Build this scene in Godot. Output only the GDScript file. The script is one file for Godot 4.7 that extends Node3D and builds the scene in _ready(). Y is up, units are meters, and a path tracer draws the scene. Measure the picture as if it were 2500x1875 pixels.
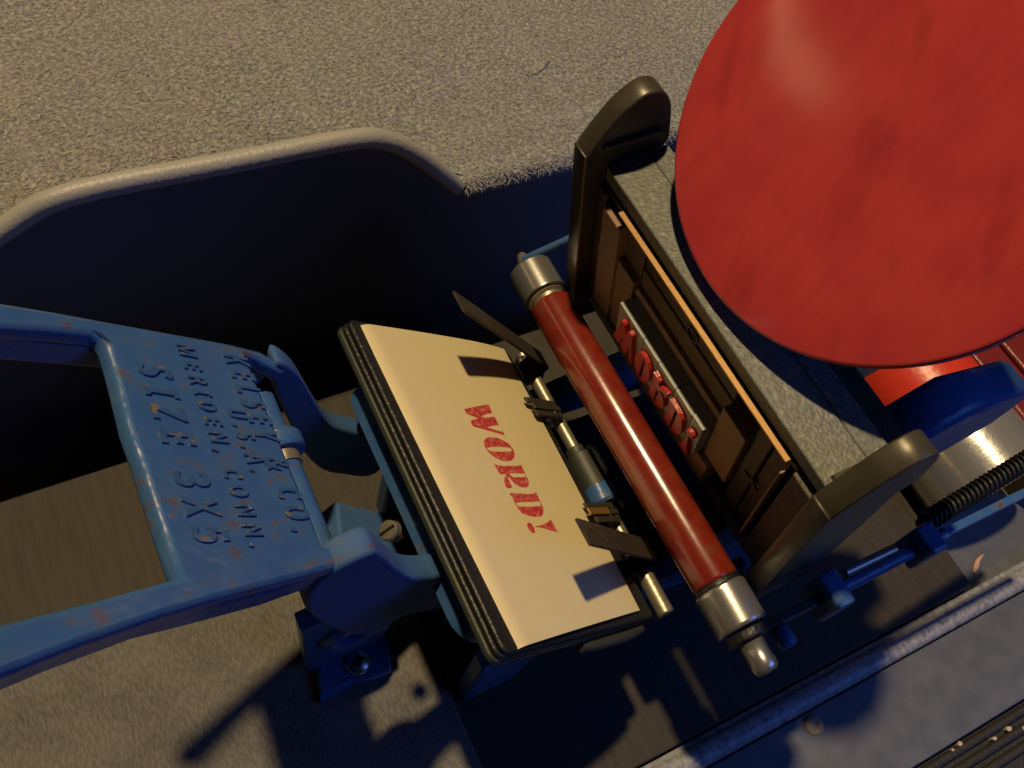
extends Node3D
# A small hand letterpress on a wooden board, seen from above by lamplight. World: y up, metres,
# origin on the board below the ink roller; x runs from the handle to the back of the press, z across it.

var M := {}
var rng := RandomNumberGenerator.new()
var used := {}
const ZC := -0.0035
var PLATEN := Transform3D(Vector3(0.00000, 0.00000, 1.00000), Vector3(0.77002, -0.63802, 0.00000), Vector3(0.63802, 0.77002, 0.00000), Vector3(-0.06405, 0.11925, 0.00000))
var BED := Transform3D(Vector3(0.00000, 0.00000, 1.00000), Vector3(-0.19612, 0.98058, 0.00000), Vector3(-0.98058, -0.19612, 0.00000), Vector3(0.00200, 0.14600, 0.00000))
var HAND := Transform3D(Vector3(0.00000, 0.00000, 1.00000), Vector3(0.71934, -0.69466, 0.00000), Vector3(0.69466, 0.71934, 0.00000), Vector3(-0.15728, 0.19424, 0.00000))
var DISC := Transform3D(Vector3(0.00000, 0.00000, 1.00000), Vector3(0.57358, 0.81915, 0.00000), Vector3(-0.81915, 0.57358, 0.00000), Vector3(0.04423, 0.24693, -0.00959))
var SIDE := Transform3D(Vector3(1, 0, 0), Vector3(0, 1, 0), Vector3(0, 0, 1), Vector3.ZERO)
var FLAT := Transform3D(Vector3(0, 0, 1), Vector3(1, 0, 0), Vector3(0, 1, 0), Vector3.ZERO)

# ---------------------------------------------------------------- building helpers
func mb() -> SurfaceTool:
	var s := SurfaceTool.new()
	s.begin(Mesh.PRIMITIVE_TRIANGLES)
	s.set_smooth_group(-1)
	return s

func tri(s: SurfaceTool, a: Vector3, b: Vector3, c: Vector3) -> void:
	s.add_vertex(a); s.add_vertex(c); s.add_vertex(b)

func quad(s: SurfaceTool, a: Vector3, b: Vector3, c: Vector3, d: Vector3) -> void:
	tri(s, a, b, c); tri(s, a, c, d)

func ccw(p: PackedVector2Array) -> PackedVector2Array:
	var a := 0.0
	for i in p.size():
		a += p[i].cross(p[(i + 1) % p.size()])
	var q := p.duplicate()
	if a < 0.0:
		q.reverse()
	return q

func inset(p: PackedVector2Array, d: float) -> PackedVector2Array:
	var q := PackedVector2Array()
	var n := p.size()
	for i in n:
		var a := (p[i] - p[(i + n - 1) % n]).normalized()
		var b := (p[(i + 1) % n] - p[i]).normalized()
		var na := Vector2(-a.y, a.x)
		var nb := Vector2(-b.y, b.x)
		var m := na + nb
		m = m / maxf(0.6, m.dot(na))
		q.append(p[i] + m * d)
	return q

# a polygon of the frame's x-y plane, from height z0 to z1, its top edge (and bottom edge) chamfered in two steps
func prism(s: SurfaceTool, pts: PackedVector2Array, f: Transform3D, z0: float, z1: float, bev := 0.0, smooth := false, bev0 := 0.0) -> void:
	var p := ccw(pts)
	var n := p.size()
	var rings: Array = []
	if bev0 > 0.0:
		rings.append([inset(p, bev0), z0])
		rings.append([inset(p, bev0 * 0.3), z0 + bev0 * 0.3])
		rings.append([p, z0 + bev0])
	else:
		rings.append([p, z0])
	if bev > 0.0:
		rings.append([p, z1 - bev])
		rings.append([inset(p, bev * 0.3), z1 - bev * 0.3])
		rings.append([inset(p, bev), z1])
	else:
		rings.append([p, z1])
	s.set_smooth_group(3 if smooth else -1)
	for k in rings.size() - 1:
		var r0: PackedVector2Array = rings[k][0]
		var r1: PackedVector2Array = rings[k + 1][0]
		var h0: float = rings[k][1]
		var h1: float = rings[k + 1][1]
		for i in n:
			var j := (i + 1) % n
			quad(s, f * Vector3(r0[i].x, r0[i].y, h0), f * Vector3(r0[j].x, r0[j].y, h0), f * Vector3(r1[j].x, r1[j].y, h1), f * Vector3(r1[i].x, r1[i].y, h1))
	s.set_smooth_group(-1)
	var top: PackedVector2Array = rings[-1][0]
	var bot: PackedVector2Array = rings[0][0]
	var idx := Geometry2D.triangulate_polygon(top)
	if idx.is_empty():
		print("untriangulated polygon of ", n)
	for k in range(0, idx.size(), 3):
		var a := idx[k]; var b := idx[k + 1]; var c := idx[k + 2]
		if (top[b] - top[a]).cross(top[c] - top[a]) < 0.0:
			var t := b; b = c; c = t
		tri(s, f * Vector3(top[a].x, top[a].y, z1), f * Vector3(top[b].x, top[b].y, z1), f * Vector3(top[c].x, top[c].y, z1))
		tri(s, f * Vector3(bot[a].x, bot[a].y, z0), f * Vector3(bot[c].x, bot[c].y, z0), f * Vector3(bot[b].x, bot[b].y, z0))

func rect(x0: float, x1: float, y0: float, y1: float, r := 0.0) -> PackedVector2Array:
	if r <= 0.0:
		return PackedVector2Array([Vector2(x0, y0), Vector2(x1, y0), Vector2(x1, y1), Vector2(x0, y1)])
	var q := PackedVector2Array()
	for c in [[x1 - r, y0 + r, -90.0], [x1 - r, y1 - r, 0.0], [x0 + r, y1 - r, 90.0], [x0 + r, y0 + r, 180.0]]:
		for k in 6:
			var a := deg_to_rad(c[2] + 18.0 * k)
			q.append(Vector2(c[0] + r * cos(a), c[1] + r * sin(a)))
	return q

func circle(c: Vector2, r: float, n := 20) -> PackedVector2Array:
	var q := PackedVector2Array()
	for k in n:
		q.append(c + Vector2(cos(TAU * k / n), sin(TAU * k / n)) * r)
	return q

# a turned shape: profile of (radius, height) along the frame's z axis
func lathe(s: SurfaceTool, prof: Array, f: Transform3D, n := 48, groups := true) -> void:
	for k in prof.size() - 1:
		var a: Vector2 = prof[k]
		var b: Vector2 = prof[k + 1]
		s.set_smooth_group(10 + k if groups else 10)
		for i in n:
			var t0 := TAU * i / n
			var t1 := TAU * (i + 1) / n
			var d0 := Vector3(cos(t0), sin(t0), 0)
			var d1 := Vector3(cos(t1), sin(t1), 0)
			var p00 := f * (d0 * a.x + Vector3(0, 0, a.y))
			var p10 := f * (d1 * a.x + Vector3(0, 0, a.y))
			var p11 := f * (d1 * b.x + Vector3(0, 0, b.y))
			var p01 := f * (d0 * b.x + Vector3(0, 0, b.y))
			if a.x > 1e-6:
				tri(s, p00, p10, p11)
			if b.x > 1e-6:
				tri(s, p00, p11, p01)
			if a.x <= 1e-6 and b.x <= 1e-6:
				continue
	s.set_smooth_group(-1)

func along_z(x: float, y: float) -> Transform3D:
	return Transform3D(Basis(), Vector3(x, y, 0))

func tube(s: SurfaceTool, path: Array, r: float, n := 12, grow := 1.0) -> void:
	s.set_smooth_group(5)
	var up := Vector3(0.31, 0.77, 0.55)
	var rings: Array = []
	for i in path.size():
		var d: Vector3 = (path[mini(i + 1, path.size() - 1)] - path[maxi(i - 1, 0)]).normalized()
		var a := d.cross(up).normalized()
		var b := d.cross(a).normalized()
		var ring := PackedVector3Array()
		for k in n:
			ring.append(path[i] + (a * cos(TAU * k / n) + b * sin(TAU * k / n)) * r * lerpf(1.0, grow, float(i) / maxf(1.0, path.size() - 1)))
		rings.append(ring)
	for i in rings.size() - 1:
		for k in n:
			var j := (k + 1) % n
			quad(s, rings[i][k], rings[i][j], rings[i + 1][j], rings[i + 1][k])
	s.set_smooth_group(-1)
	for k in n:
		tri(s, path[0], rings[0][(k + 1) % n], rings[0][k])
		tri(s, path[-1], rings[-1][k], rings[-1][(k + 1) % n])

func spline(pts: Array, per := 8) -> Array:
	var q: Array = []
	for i in pts.size() - 1:
		var a: Vector3 = pts[maxi(i - 1, 0)]
		var b: Vector3 = pts[i]
		var c: Vector3 = pts[i + 1]
		var d: Vector3 = pts[mini(i + 2, pts.size() - 1)]
		for k in per:
			q.append(b.cubic_interpolate(c, a, d, float(k) / per))
	q.append(pts[-1])
	return q

func box(s: SurfaceTool, f: Transform3D, x0: float, x1: float, y0: float, y1: float, z0: float, z1: float, bev := 0.0006) -> void:
	prism(s, rect(x0, x1, y0, y1), f, z0, z1, bev, false, 0.0)

func numbered(called: String) -> String:
	if not used.has(called):
		used[called] = 0
		return called
	used[called] += 1
	return "%s_%03d" % [called, used[called]]

func part(s: SurfaceTool, called: String, m: Material, parent: Node) -> MeshInstance3D:
	s.generate_normals()
	var o := MeshInstance3D.new()
	o.mesh = s.commit()
	o.material_override = m
	o.name = called
	parent.add_child(o, true)
	return o

# a thing of one mesh, its origin moved to the middle of its base
func thing(s: SurfaceTool, called: String, m: Material, label: String, category: String, group := "") -> MeshInstance3D:
	s.generate_normals()
	var mesh := s.commit()
	var bb := mesh.get_aabb()
	var c := Vector3(bb.get_center().x, bb.position.y, bb.get_center().z)
	var t := SurfaceTool.new()
	t.append_from(mesh, 0, Transform3D(Basis(), -c))
	var o := MeshInstance3D.new()
	o.mesh = t.commit()
	o.material_override = m
	o.name = numbered(called)
	add_child(o, true)
	o.position = c
	if label:
		o.set_meta("label", label)
		o.set_meta("category", category)
	if group:
		o.set_meta("group", group)
	return o

# a part of a thing(): same world coordinates, set under the moved origin
func piece(s: SurfaceTool, called: String, m: Material, parent: Node3D) -> MeshInstance3D:
	var o := part(s, called, m, parent)
	o.position = -parent.position
	return o

func structure(s: SurfaceTool, called: String, m: Material) -> MeshInstance3D:
	var o := part(s, called, m, self)
	o.set_meta("kind", "structure")
	return o

func root(called: String, label: String, category: String) -> Node3D:
	var o := Node3D.new()
	o.name = numbered(called)
	add_child(o, true)
	o.set_meta("label", label)
	o.set_meta("category", category)
	return o

# ---------------------------------------------------------------- materials
func noise(seed_: int, freq: float, oct := 4, kind := FastNoiseLite.TYPE_SIMPLEX_SMOOTH) -> FastNoiseLite:
	var n := FastNoiseLite.new()
	n.seed = seed_
	n.noise_type = kind
	n.frequency = freq
	n.fractal_octaves = oct
	return n

func ramp_image(n: FastNoiseLite, size: int, stops: Array) -> Image:
	var g := n.get_seamless_image(size, size)
	g.convert(Image.FORMAT_RGBA8)
	var grad := Gradient.new()
	var offs := PackedFloat32Array()
	var cols := PackedColorArray()
	for st in stops:
		offs.append(st[0]); cols.append(st[1])
	grad.offsets = offs
	grad.colors = cols
	var lut: Array = []
	for i in 256:
		lut.append(grad.sample(i / 255.0))
	var im := Image.create(size, size, false, Image.FORMAT_RGBA8)
	for y in size:
		for x in size:
			im.set_pixel(x, y, lut[int(g.get_pixel(x, y).r * 255.0)])
	return im

func lin(r: float, g: float, b: float) -> Color:
	return Color(r, g, b).linear_to_srgb()

func tex(im: Image) -> ImageTexture:
	return ImageTexture.create_from_image(im)

func relief(seed_: int, freq: float, size := 256, oct := 3, kind := FastNoiseLite.TYPE_SIMPLEX_SMOOTH) -> ImageTexture:
	return tex(noise(seed_, freq, oct, kind).get_seamless_image(size, size))

func mat(called: String, col: Color, rough: float, metal := 0.0, image: Image = null, tiles := 10.0, bump: ImageTexture = null, bump_cm := 0.0) -> StandardMaterial3D:
	var m := StandardMaterial3D.new()
	m.resource_name = called
	m.albedo_color = col if image == null else Color.WHITE
	m.roughness = rough
	m.metallic = metal
	m.uv1_triplanar = true
	m.uv1_scale = Vector3.ONE * tiles
	if image:
		m.albedo_texture = tex(image)
	if bump:
		m.heightmap_enabled = true
		m.heightmap_texture = bump
		m.heightmap_scale = bump_cm
	M[called] = m
	return m

func materials() -> void:
	var r1 := relief(3, 0.03)
	var r2 := relief(8, 0.09, 256, 4)
	var blue := ramp_image(noise(11, 0.012, 5), 512, [[0.0, lin(0.034, 0.1, 0.27)], [0.5, lin(0.04, 0.115, 0.3)], [0.74, lin(0.05, 0.122, 0.28)], [0.81, lin(0.075, 0.125, 0.22)], [0.85, lin(0.15, 0.075, 0.035)], [1.0, lin(0.1, 0.04, 0.02)]])
	mat("blue_enamel", Color.WHITE, 0.34, 0.0, blue, 14.0, r1, 0.035)
	M.blue_enamel.metallic_specular = 0.4
	mat("dull_enamel", Color.WHITE, 0.75, 0.0, blue, 14.0, r1, 0.015)
	var worn := ramp_image(noise(13, 0.03, 3), 256, [[0.0, lin(0.035, 0.1, 0.27)], [0.68, lin(0.045, 0.12, 0.29)], [0.76, lin(0.12, 0.14, 0.19)], [0.84, lin(0.24, 0.18, 0.12)], [1.0, lin(0.2, 0.11, 0.06)]])
	mat("worn_enamel", Color.WHITE, 0.27, 0.15, worn, 30.0, r1, 0.02)
	var iron := ramp_image(noise(21, 0.03, 5), 256, [[0.0, lin(0.035, 0.03, 0.022)], [0.55, lin(0.06, 0.05, 0.036)], [1.0, lin(0.09, 0.07, 0.045)]])
	mat("dark_iron", Color.WHITE, 0.5, 0.35, iron, 20.0, r2, 0.02)
	var cast := ramp_image(noise(27, 0.05, 5), 256, [[0.2, lin(0.085, 0.092, 0.085)], [0.6, lin(0.12, 0.128, 0.12)], [0.85, lin(0.17, 0.175, 0.16)], [1.0, lin(0.26, 0.25, 0.22)]])
	mat("rough_cast", Color.WHITE, 0.5, 0.1, cast, 24.0, r2, 0.018)
	mat("track_steel", lin(0.075, 0.066, 0.05), 0.38, 0.35, null, 24.0, r1, 0.006)
	mat("black_iron", lin(0.012, 0.012, 0.014), 0.45, 0.0, null, 24.0, r2, 0.02)
	mat("steel", lin(0.42, 0.42, 0.42), 0.27, 0.8, null, 40.0, r1, 0.001)
	mat("worn_steel", lin(0.36, 0.33, 0.26), 0.4, 0.7, null, 60.0, r1, 0.006)
	var dn := noise(31, 0.006, 4)
	var ds := noise(32, 0.02, 4)
	var dd := noise(33, 0.012, 5)
	var di := Image.create(768, 768, false, Image.FORMAT_RGBA8)
	for y in 768:
		for x in 768:
			var v := 0.5 + 0.5 * dn.get_noise_2d(x, y)
			var streak := ds.get_noise_2d(x * 2.2 + y * 0.25, y * 0.16)
			var smudge := smoothstep(0.2, 0.6, dd.get_noise_2d(x * 0.5 + y * 0.35, y * 0.14 - x * 0.1))
			var k := (0.84 + 0.26 * v + 0.07 * streak) * (1.0 - 0.16 * smudge)
			di.set_pixel(x, y, lin(0.5 * k, 0.045 * k + 0.01 * v, 0.054 * k + 0.014 * (1.0 - v)))
	mat("disc_ink", Color.WHITE, 0.13, 0.0, di, 1.0)
	M.disc_ink.uv1_triplanar = false
	var rub := ramp_image(noise(37, 0.014, 5), 512, [[0.0, lin(0.13, 0.012, 0.008)], [0.42, lin(0.19, 0.017, 0.011)], [0.62, lin(0.2, 0.026, 0.014)], [0.8, lin(0.17, 0.04, 0.02)], [1.0, lin(0.12, 0.045, 0.024)]])
	mat("roller_ink", Color.WHITE, 0.2, 0.0, rub, 12.0, r1, 0.004)
	M.roller_ink.metallic_specular = 0.8
	mat("type_metal", lin(0.34, 0.38, 0.38), 0.45, 0.2, null, 50.0, r2, 0.01)
	mat("type_ink", lin(0.4, 0.025, 0.022), 0.3, 0.0, null, 50.0, r2, 0.01)
	mat("brass", lin(0.3, 0.17, 0.06), 0.4, 0.5, null, 60.0, r1, 0.002)
	mat("plate_green", lin(0.04, 0.046, 0.038), 0.5, 0.2, null, 40.0, r2, 0.008)
	for w in [["wood_pink", Color(0.3, 0.18, 0.12)], ["wood_tan", Color(0.24, 0.16, 0.085)], ["wood_dark", Color(0.09, 0.055, 0.035)]]:
		var c: Color = w[1]
		var n := noise(41 + M.size(), 0.02, 4)
		var im := Image.create(256, 256, false, Image.FORMAT_RGBA8)
		for y in 256:
			for x in 256:
				var v := 0.5 + 0.5 * n.get_noise_2d(x * 6.0, y * 0.5)
				im.set_pixel(x, y, (c * lerpf(0.7, 1.25, v)).linear_to_srgb())
		mat(w[0], Color.WHITE, 0.6, 0.0, im, 22.0)
	# varnished board: grain along x
	var nb := noise(51, 0.01, 5)
	var nf := noise(52, 0.05, 3)
	var bi := Image.create(512, 512, false, Image.FORMAT_RGBA8)
	for y in 512:
		for x in 512:
			var v := 0.5 + 0.5 * nb.get_noise_2d(x * 7.0, y * 0.6)
			v = clampf(v + 0.25 * nf.get_noise_2d(x * 8.0, y * 0.5), 0.0, 1.0)
			bi.set_pixel(x, y, lin(lerpf(0.016, 0.04, v), lerpf(0.013, 0.032, v), lerpf(0.009, 0.023, v)))
	mat("board_wood", Color.WHITE, 0.72, 0.0, bi, 7.0, tex(bi), 0.02)
	# carpet felt
	var cf := ramp_image(noise(61, 0.075, 4), 512, [[0.15, lin(0.18, 0.185, 0.19)], [0.45, lin(0.27, 0.275, 0.28)], [0.62, lin(0.33, 0.335, 0.335)], [0.85, lin(0.43, 0.43, 0.42)]])
	mat("felt", Color.WHITE, 0.95, 0.0, cf, 8.0, relief(62, 0.09, 512, 4), 0.3)
	mat("felt_fibre", lin(0.34, 0.34, 0.33), 0.9)
	M.felt_fibre.vertex_color_use_as_albedo = true
	M.felt_fibre.albedo_color = Color.WHITE
	var matt := Image.create(512, 512, false, Image.FORMAT_RGBA8)
	var nm := noise(66, 0.03, 5)
	var nm2 := noise(67, 0.006, 3)
	for y in 512:
		for x in 512:
			var v := clampf(0.5 + 0.55 * nm.get_noise_2d(x * 4.5, y * 1.3) + 0.25 * nm2.get_noise_2d(x, y), 0.0, 1.0)
			matt.set_pixel(x, y, lin(lerpf(0.07, 0.175, v), lerpf(0.068, 0.17, v), lerpf(0.06, 0.155, v)))
	mat("coarse_felt", Color.WHITE, 0.95, 0.0, matt, 10.0, tex(matt), 0.06)
	var pl := ramp_image(noise(71, 0.02, 5), 512, [[0.0, lin(0.07, 0.08, 0.1)], [0.6, lin(0.092, 0.104, 0.13)], [1.0, lin(0.11, 0.12, 0.145)]])
	mat("grey_plastic", Color.WHITE, 0.48, 0.0, pl, 6.0, r2, 0.006)
	var tr := ramp_image(noise(74, 0.05, 5), 512, [[0.0, lin(0.08, 0.085, 0.1)], [0.35, lin(0.2, 0.21, 0.24)], [0.7, lin(0.32, 0.33, 0.36)], [1.0, lin(0.33, 0.3, 0.27)]])
	mat("scuffed_trim", Color.WHITE, 0.5, 0.0, tr, 9.0, r2, 0.02)
	mat("lip_plastic", lin(0.34, 0.34, 0.33), 0.45, 0.0, null, 20.0, r2, 0.02)
	mat("shaded_wall_panel", lin(0.09, 0.1, 0.125), 0.8, 0.0, null, 20.0, r2, 0.02)  # darker than the rim: the shade on this face is put into its colour
	mat("black_rubber", lin(0.02, 0.02, 0.022), 0.7, 0.0, null, 20.0, r2, 0.05)
	mat("tin_metal", lin(0.66, 0.66, 0.64), 0.2, 0.75, null, 30.0, r1, 0.006)
	mat("tin_red", lin(0.6, 0.04, 0.02), 0.35, 0.0, null, 30.0, r1, 0.01)
	mat("dark_red", lin(0.16, 0.015, 0.015), 0.4, 0.0, null, 20.0, r2, 0.02)
	mat("leaf_dry", lin(0.5, 0.28, 0.2), 0.7)
	mat("crumb", lin(0.5, 0.42, 0.32), 0.8)
	mat("rust_screw", lin(0.38, 0.33, 0.24), 0.5, 0.5, null, 90.0, r2, 0.05)

# ---------------------------------------------------------------- the scene
func _ready() -> void:
	rng.seed = 20240607
	var cam := Camera3D.new()
	cam.name = "camera"
	cam.transform = Transform3D(Vector3(0.88619, 0.15657, 0.43607), Vector3(0.30249, 0.51740, -0.80050), Vector3(-0.35096, 0.84130, 0.41115), Vector3(-0.16197, 0.40777, 0.10757))
	cam.fov = 46.161
	cam.near = 0.01
	cam.far = 20.0
	add_child(cam)
	var we := WorldEnvironment.new()
	we.name = "surroundings"
	var env := Environment.new()
	env.background_mode = Environment.BG_COLOR
	env.background_color = Color(0.01, 0.014, 0.03)
	env.tonemap_mode = Environment.TONE_MAPPER_LINEAR
	env.tonemap_exposure = 1.0
	env.sdfgi_enabled = true
	env.ssao_enabled = true
	env.ssil_enabled = true
	we.environment = env
	add_child(we)
	# the warm room lamp, high up beyond the carpeted ledge
	var lamp := OmniLight3D.new()
	lamp.name = "warm_lamp"
	lamp.position = Vector3(-0.06, 0.12, 0.0) + Vector3(-0.06, 0.95, -0.26).normalized() * 4.0
	lamp.light_color = lin(1.0, 0.74, 0.39)
	lamp.light_energy = 15.5
	lamp.light_size = 0.085
	lamp.omni_range = 12.0
	lamp.omni_attenuation = 2.0
	lamp.shadow_enabled = true
	add_child(lamp)
	# blue dusk light from a window to the right and in front of the press
	var win := AreaLight3D.new()
	win.name = "dusk_window"
	win.area_size = Vector2(0.45, 0.45)
	win.look_at_from_position(Vector3(0.46, 0.6, 0.52), Vector3(0.05, 0.02, 0.05))
	win.light_color = lin(0.12, 0.27, 1.0)
	win.light_energy = 0.16
	win.area_range = 6.0
	win.area_attenuation = 2.0
	win.shadow_enabled = true
	add_child(win)
	materials()
	added_strip_lamp()
	setting()
	press()
	forme()
	card()
	small_things()

func setting() -> void:
	# floor pan below everything
	var s := mb()
	prism(s, rect(-0.4, 0.1045, -0.7, 0.1803), FLAT, -0.09, -0.07, 0.0)
	prism(s, rect(-0.4, 0.1045, 0.1807, 0.7), FLAT, -0.09, -0.009, 0.0)
	structure(s, "floor", M.grey_plastic)
	# the carpeted ledge behind: top at 0.097, rounded front edge
	s = mb()
	var prof: Array = []
	prof.append(Vector2(-1.2, 0.096))
	prof.append(Vector2(-0.162, 0.096))
	for k in 7:
		var a := deg_to_rad(90.0 - 15.0 * k)
		prof.append(Vector2(-0.1565 + 0.006 * cos(a), 0.09 + 0.006 * sin(a)))
	prof.append(Vector2(-0.1515, 0.0868))
	prof.append(Vector2(-0.158, 0.084))
	prof.append(Vector2(-0.159, -0.09))
	var wave := noise(64, 3.2, 3)
	var fine := noise(65, 60.0, 2)
	var rows: Array = []
	for k in 60:
		var zz := -0.162 - 0.9 * pow(float(59 - k) / 59.0, 1.6)
		rows.append(Vector2(zz, 0.096))
	for k in range(2, prof.size()):
		rows.append(prof[k])
	var nx := 150
	s.set_smooth_group(2)
	var lift := func(i: int, v: Vector2) -> Vector3:
		var x := -0.6 + 1.4 * i / nx
		var free := clampf((-0.172 - v.x) / 0.06, 0.0, 1.0)
		var edge := 1.0 if v.y > 0.03 else 0.0
		var back := 0.01 if x < -0.004 and v.x > -0.1615 else 0.0
		v.x -= back
		return Vector3(x, v.y + free * (0.007 * wave.get_noise_2d(x, v.x) + 0.001) + edge * 0.0006 * fine.get_noise_2d(x, v.x), v.x + edge * 0.001 * fine.get_noise_2d(x + 3.0, v.y))
	for k in rows.size() - 1:
		for i in nx:
			quad(s, lift.call(i, rows[k]), lift.call(i, rows[k + 1]), lift.call(i + 1, rows[k + 1]), lift.call(i + 1, rows[k]))
	s.set_smooth_group(-1)
	structure(s, "carpet", M.felt)
	# loose fibres of the carpet
	var fm := mb()
	fm.set_color(Color.WHITE)
	var w := 0.00016
	var fl := 0.003
	tri(fm, Vector3(-w, 0, 0), Vector3(w, 0, 0), Vector3(w * 0.8, fl * 0.5, 0))
	tri(fm, Vector3(-w, 0, 0), Vector3(w * 0.8, fl * 0.5, 0), Vector3(-w * 0.8, fl * 0.5, 0))
	tri(fm, Vector3(-w * 0.8, fl * 0.5, 0), Vector3(w * 0.8, fl * 0.5, 0), Vector3(0, fl, fl * 0.2))
	fm.generate_normals()
	var mm := MultiMesh.new()
	mm.transform_format = MultiMesh.TRANSFORM_3D
	mm.use_colors = true
	mm.mesh = fm.commit()
	var count := 110000
	mm.instance_count = count
	for i in count:
		var at := Vector3(rng.randf_range(-0.33, 0.16), 0.0, -0.166 - 0.42 * pow(rng.randf(), 1.25))
		at.y = 0.0957 + clampf((-0.172 - at.z) / 0.06, 0.0, 1.0) * (0.007 * wave.get_noise_2d(at.x, at.z) + 0.001)
		var lean := rng.randf_range(0.95, 1.55)
		if i < 3000:
			var ea := rng.randf_range(0.2, 1.5)
			at = Vector3(rng.randf_range(-0.003, 0.16), 0.09 + 0.0058 * sin(ea), -0.1565 + 0.0058 * cos(ea))
			lean = rng.randf_range(0.8, 1.6)
		var b := Basis(Vector3.UP, rng.randf() * TAU) * Basis(Vector3.RIGHT, lean)
		b = b * Basis.from_scale(Vector3.ONE * rng.randf_range(0.6, 1.4))
		mm.set_instance_transform(i, Transform3D(b, at))
		var g := rng.randf_range(0.2, 0.37) * (1.0 if rng.randf() < 0.96 else 1.5)
		mm.set_instance_color(i, Color(g, g * 1.01, g * rng.randf_range(0.98, 1.08)))
	var fo := MultiMeshInstance3D.new()
	fo.name = "carpet_pile"
	fo.multimesh = mm
	fo.material_override = M.felt_fibre
	add_child(fo)
	fo.set_meta("kind", "stuff")
	fo.set_meta("label", "short grey fibres of the carpet on the ledge")
	fo.set_meta("category", "carpet pile")
	# panel with a rounded lip standing against the ledge
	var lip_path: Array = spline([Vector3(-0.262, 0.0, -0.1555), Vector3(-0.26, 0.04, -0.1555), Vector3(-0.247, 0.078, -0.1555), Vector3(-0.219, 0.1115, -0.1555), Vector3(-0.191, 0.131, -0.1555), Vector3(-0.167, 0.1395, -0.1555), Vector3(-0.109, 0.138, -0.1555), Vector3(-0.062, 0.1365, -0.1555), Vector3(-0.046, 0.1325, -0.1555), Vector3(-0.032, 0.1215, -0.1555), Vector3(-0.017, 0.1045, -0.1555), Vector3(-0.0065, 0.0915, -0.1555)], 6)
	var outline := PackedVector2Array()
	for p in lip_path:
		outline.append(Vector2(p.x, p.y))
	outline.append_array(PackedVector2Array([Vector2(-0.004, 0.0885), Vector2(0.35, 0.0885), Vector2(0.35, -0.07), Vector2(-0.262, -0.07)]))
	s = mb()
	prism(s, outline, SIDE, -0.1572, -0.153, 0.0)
	var pan := thing(s, "ledge_panel", M.shaded_wall_panel, "upright panel with a pale rounded rim against the carpeted ledge, its shade put into the colour", "panel")
	s = mb()
	tube(s, lip_path, 0.0044, 14)
	piece(s, "rounded_rim", M.lip_plastic, pan)
	# right-hand edge: trim strip, grey panel, rubber channel
	s = mb()
	var tp := PackedVector2Array([Vector2(0.1045, -0.02), Vector2(0.1167, -0.02), Vector2(0.1167, 0.0005), Vector2(0.1158, 0.0022), Vector2(0.114, 0.0034), Vector2(0.1115, 0.0036), Vector2(0.109, 0.0028), Vector2(0.1072, 0.0014), Vector2(0.1066, 0.0), Vector2(0.1045, -0.0004)])
	var sec := Transform3D(Vector3(0, 0, 1), Vector3(0, 1, 0), Vector3(-1, 0, 0), Vector3.ZERO)
	prism(s, tp, sec, -0.7, 0.4, 0.0, true)
	var tro := thing(s, "edge_trim", M.scuffed_trim, "scuffed pale trim strip running along the board's lower edge", "trim")
	s = mb()
	prism(s, rect(0.1174, 0.1585, -0.5, 0.7), FLAT, -0.02, -0.0006, 0.0006)
	var gp := thing(s, "grey_panel", M.grey_plastic, "smooth grey panel with a single screw beyond the trim strip", "panel")
	s = mb()
	var sc := Transform3D(Vector3(0, 0, 1), Vector3(1, 0, 0), Vector3(0, 1, 0), Vector3(0.0592, -0.0006, 0.1235))
	lathe(s, [Vector2(0.0048, 0.0), Vector2(0.0046, 0.0008), Vector2(0.0032, 0.0016), Vector2(0.0014, 0.0019), Vector2(0.0011, 0.0008), Vector2(0.0, 0.0008)], sc, 24, false)
	piece(s, "screw", M.rust_screw, gp)
	s = mb()
	prism(s, rect(0.159, 0.3, -0.5, 0.7), FLAT, -0.02, -0.007, 0.0)
	for z in [0.163, 0.1695, 0.176]:
		tube(s, [Vector3(-0.5, -0.006, z), Vector3(0.7, -0.006, z)], 0.0022, 8)
	thing(s, "rubber_channel", M.black_rubber, "black ribbed rubber channel in the lower right corner", "channel")
	# board under the press
	s = mb()
	prism(s, rect(-0.119, 0.1035, -0.45, 0.1805), FLAT, -0.0698, 0.0, 0.0008)
	thing(s, "wooden_board", M.board_wood, "dark brown wooden board lying under the press", "board")
	s = mb()
	var edge := PackedVector2Array([Vector2(-0.046, -0.45)])
	for k in 30:
		edge.append(Vector2(-0.046 + rng.randf_range(-0.0004, 0.0004), -0.44 + 0.35 * k / 29.0))
	for k in 16:
		edge.append(Vector2(-0.044 + 0.147 * k / 15.0, -0.0885 + rng.randf_range(-0.0004, 0.0004)))
	edge.append(Vector2(0.103, -0.45))
	prism(s, edge, FLAT, 0.0004, 0.0024, 0.0008)
	thing(s, "felt_mat", M.coarse_felt, "coarse grey-brown felt mat on the board below the handle", "mat")

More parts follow.
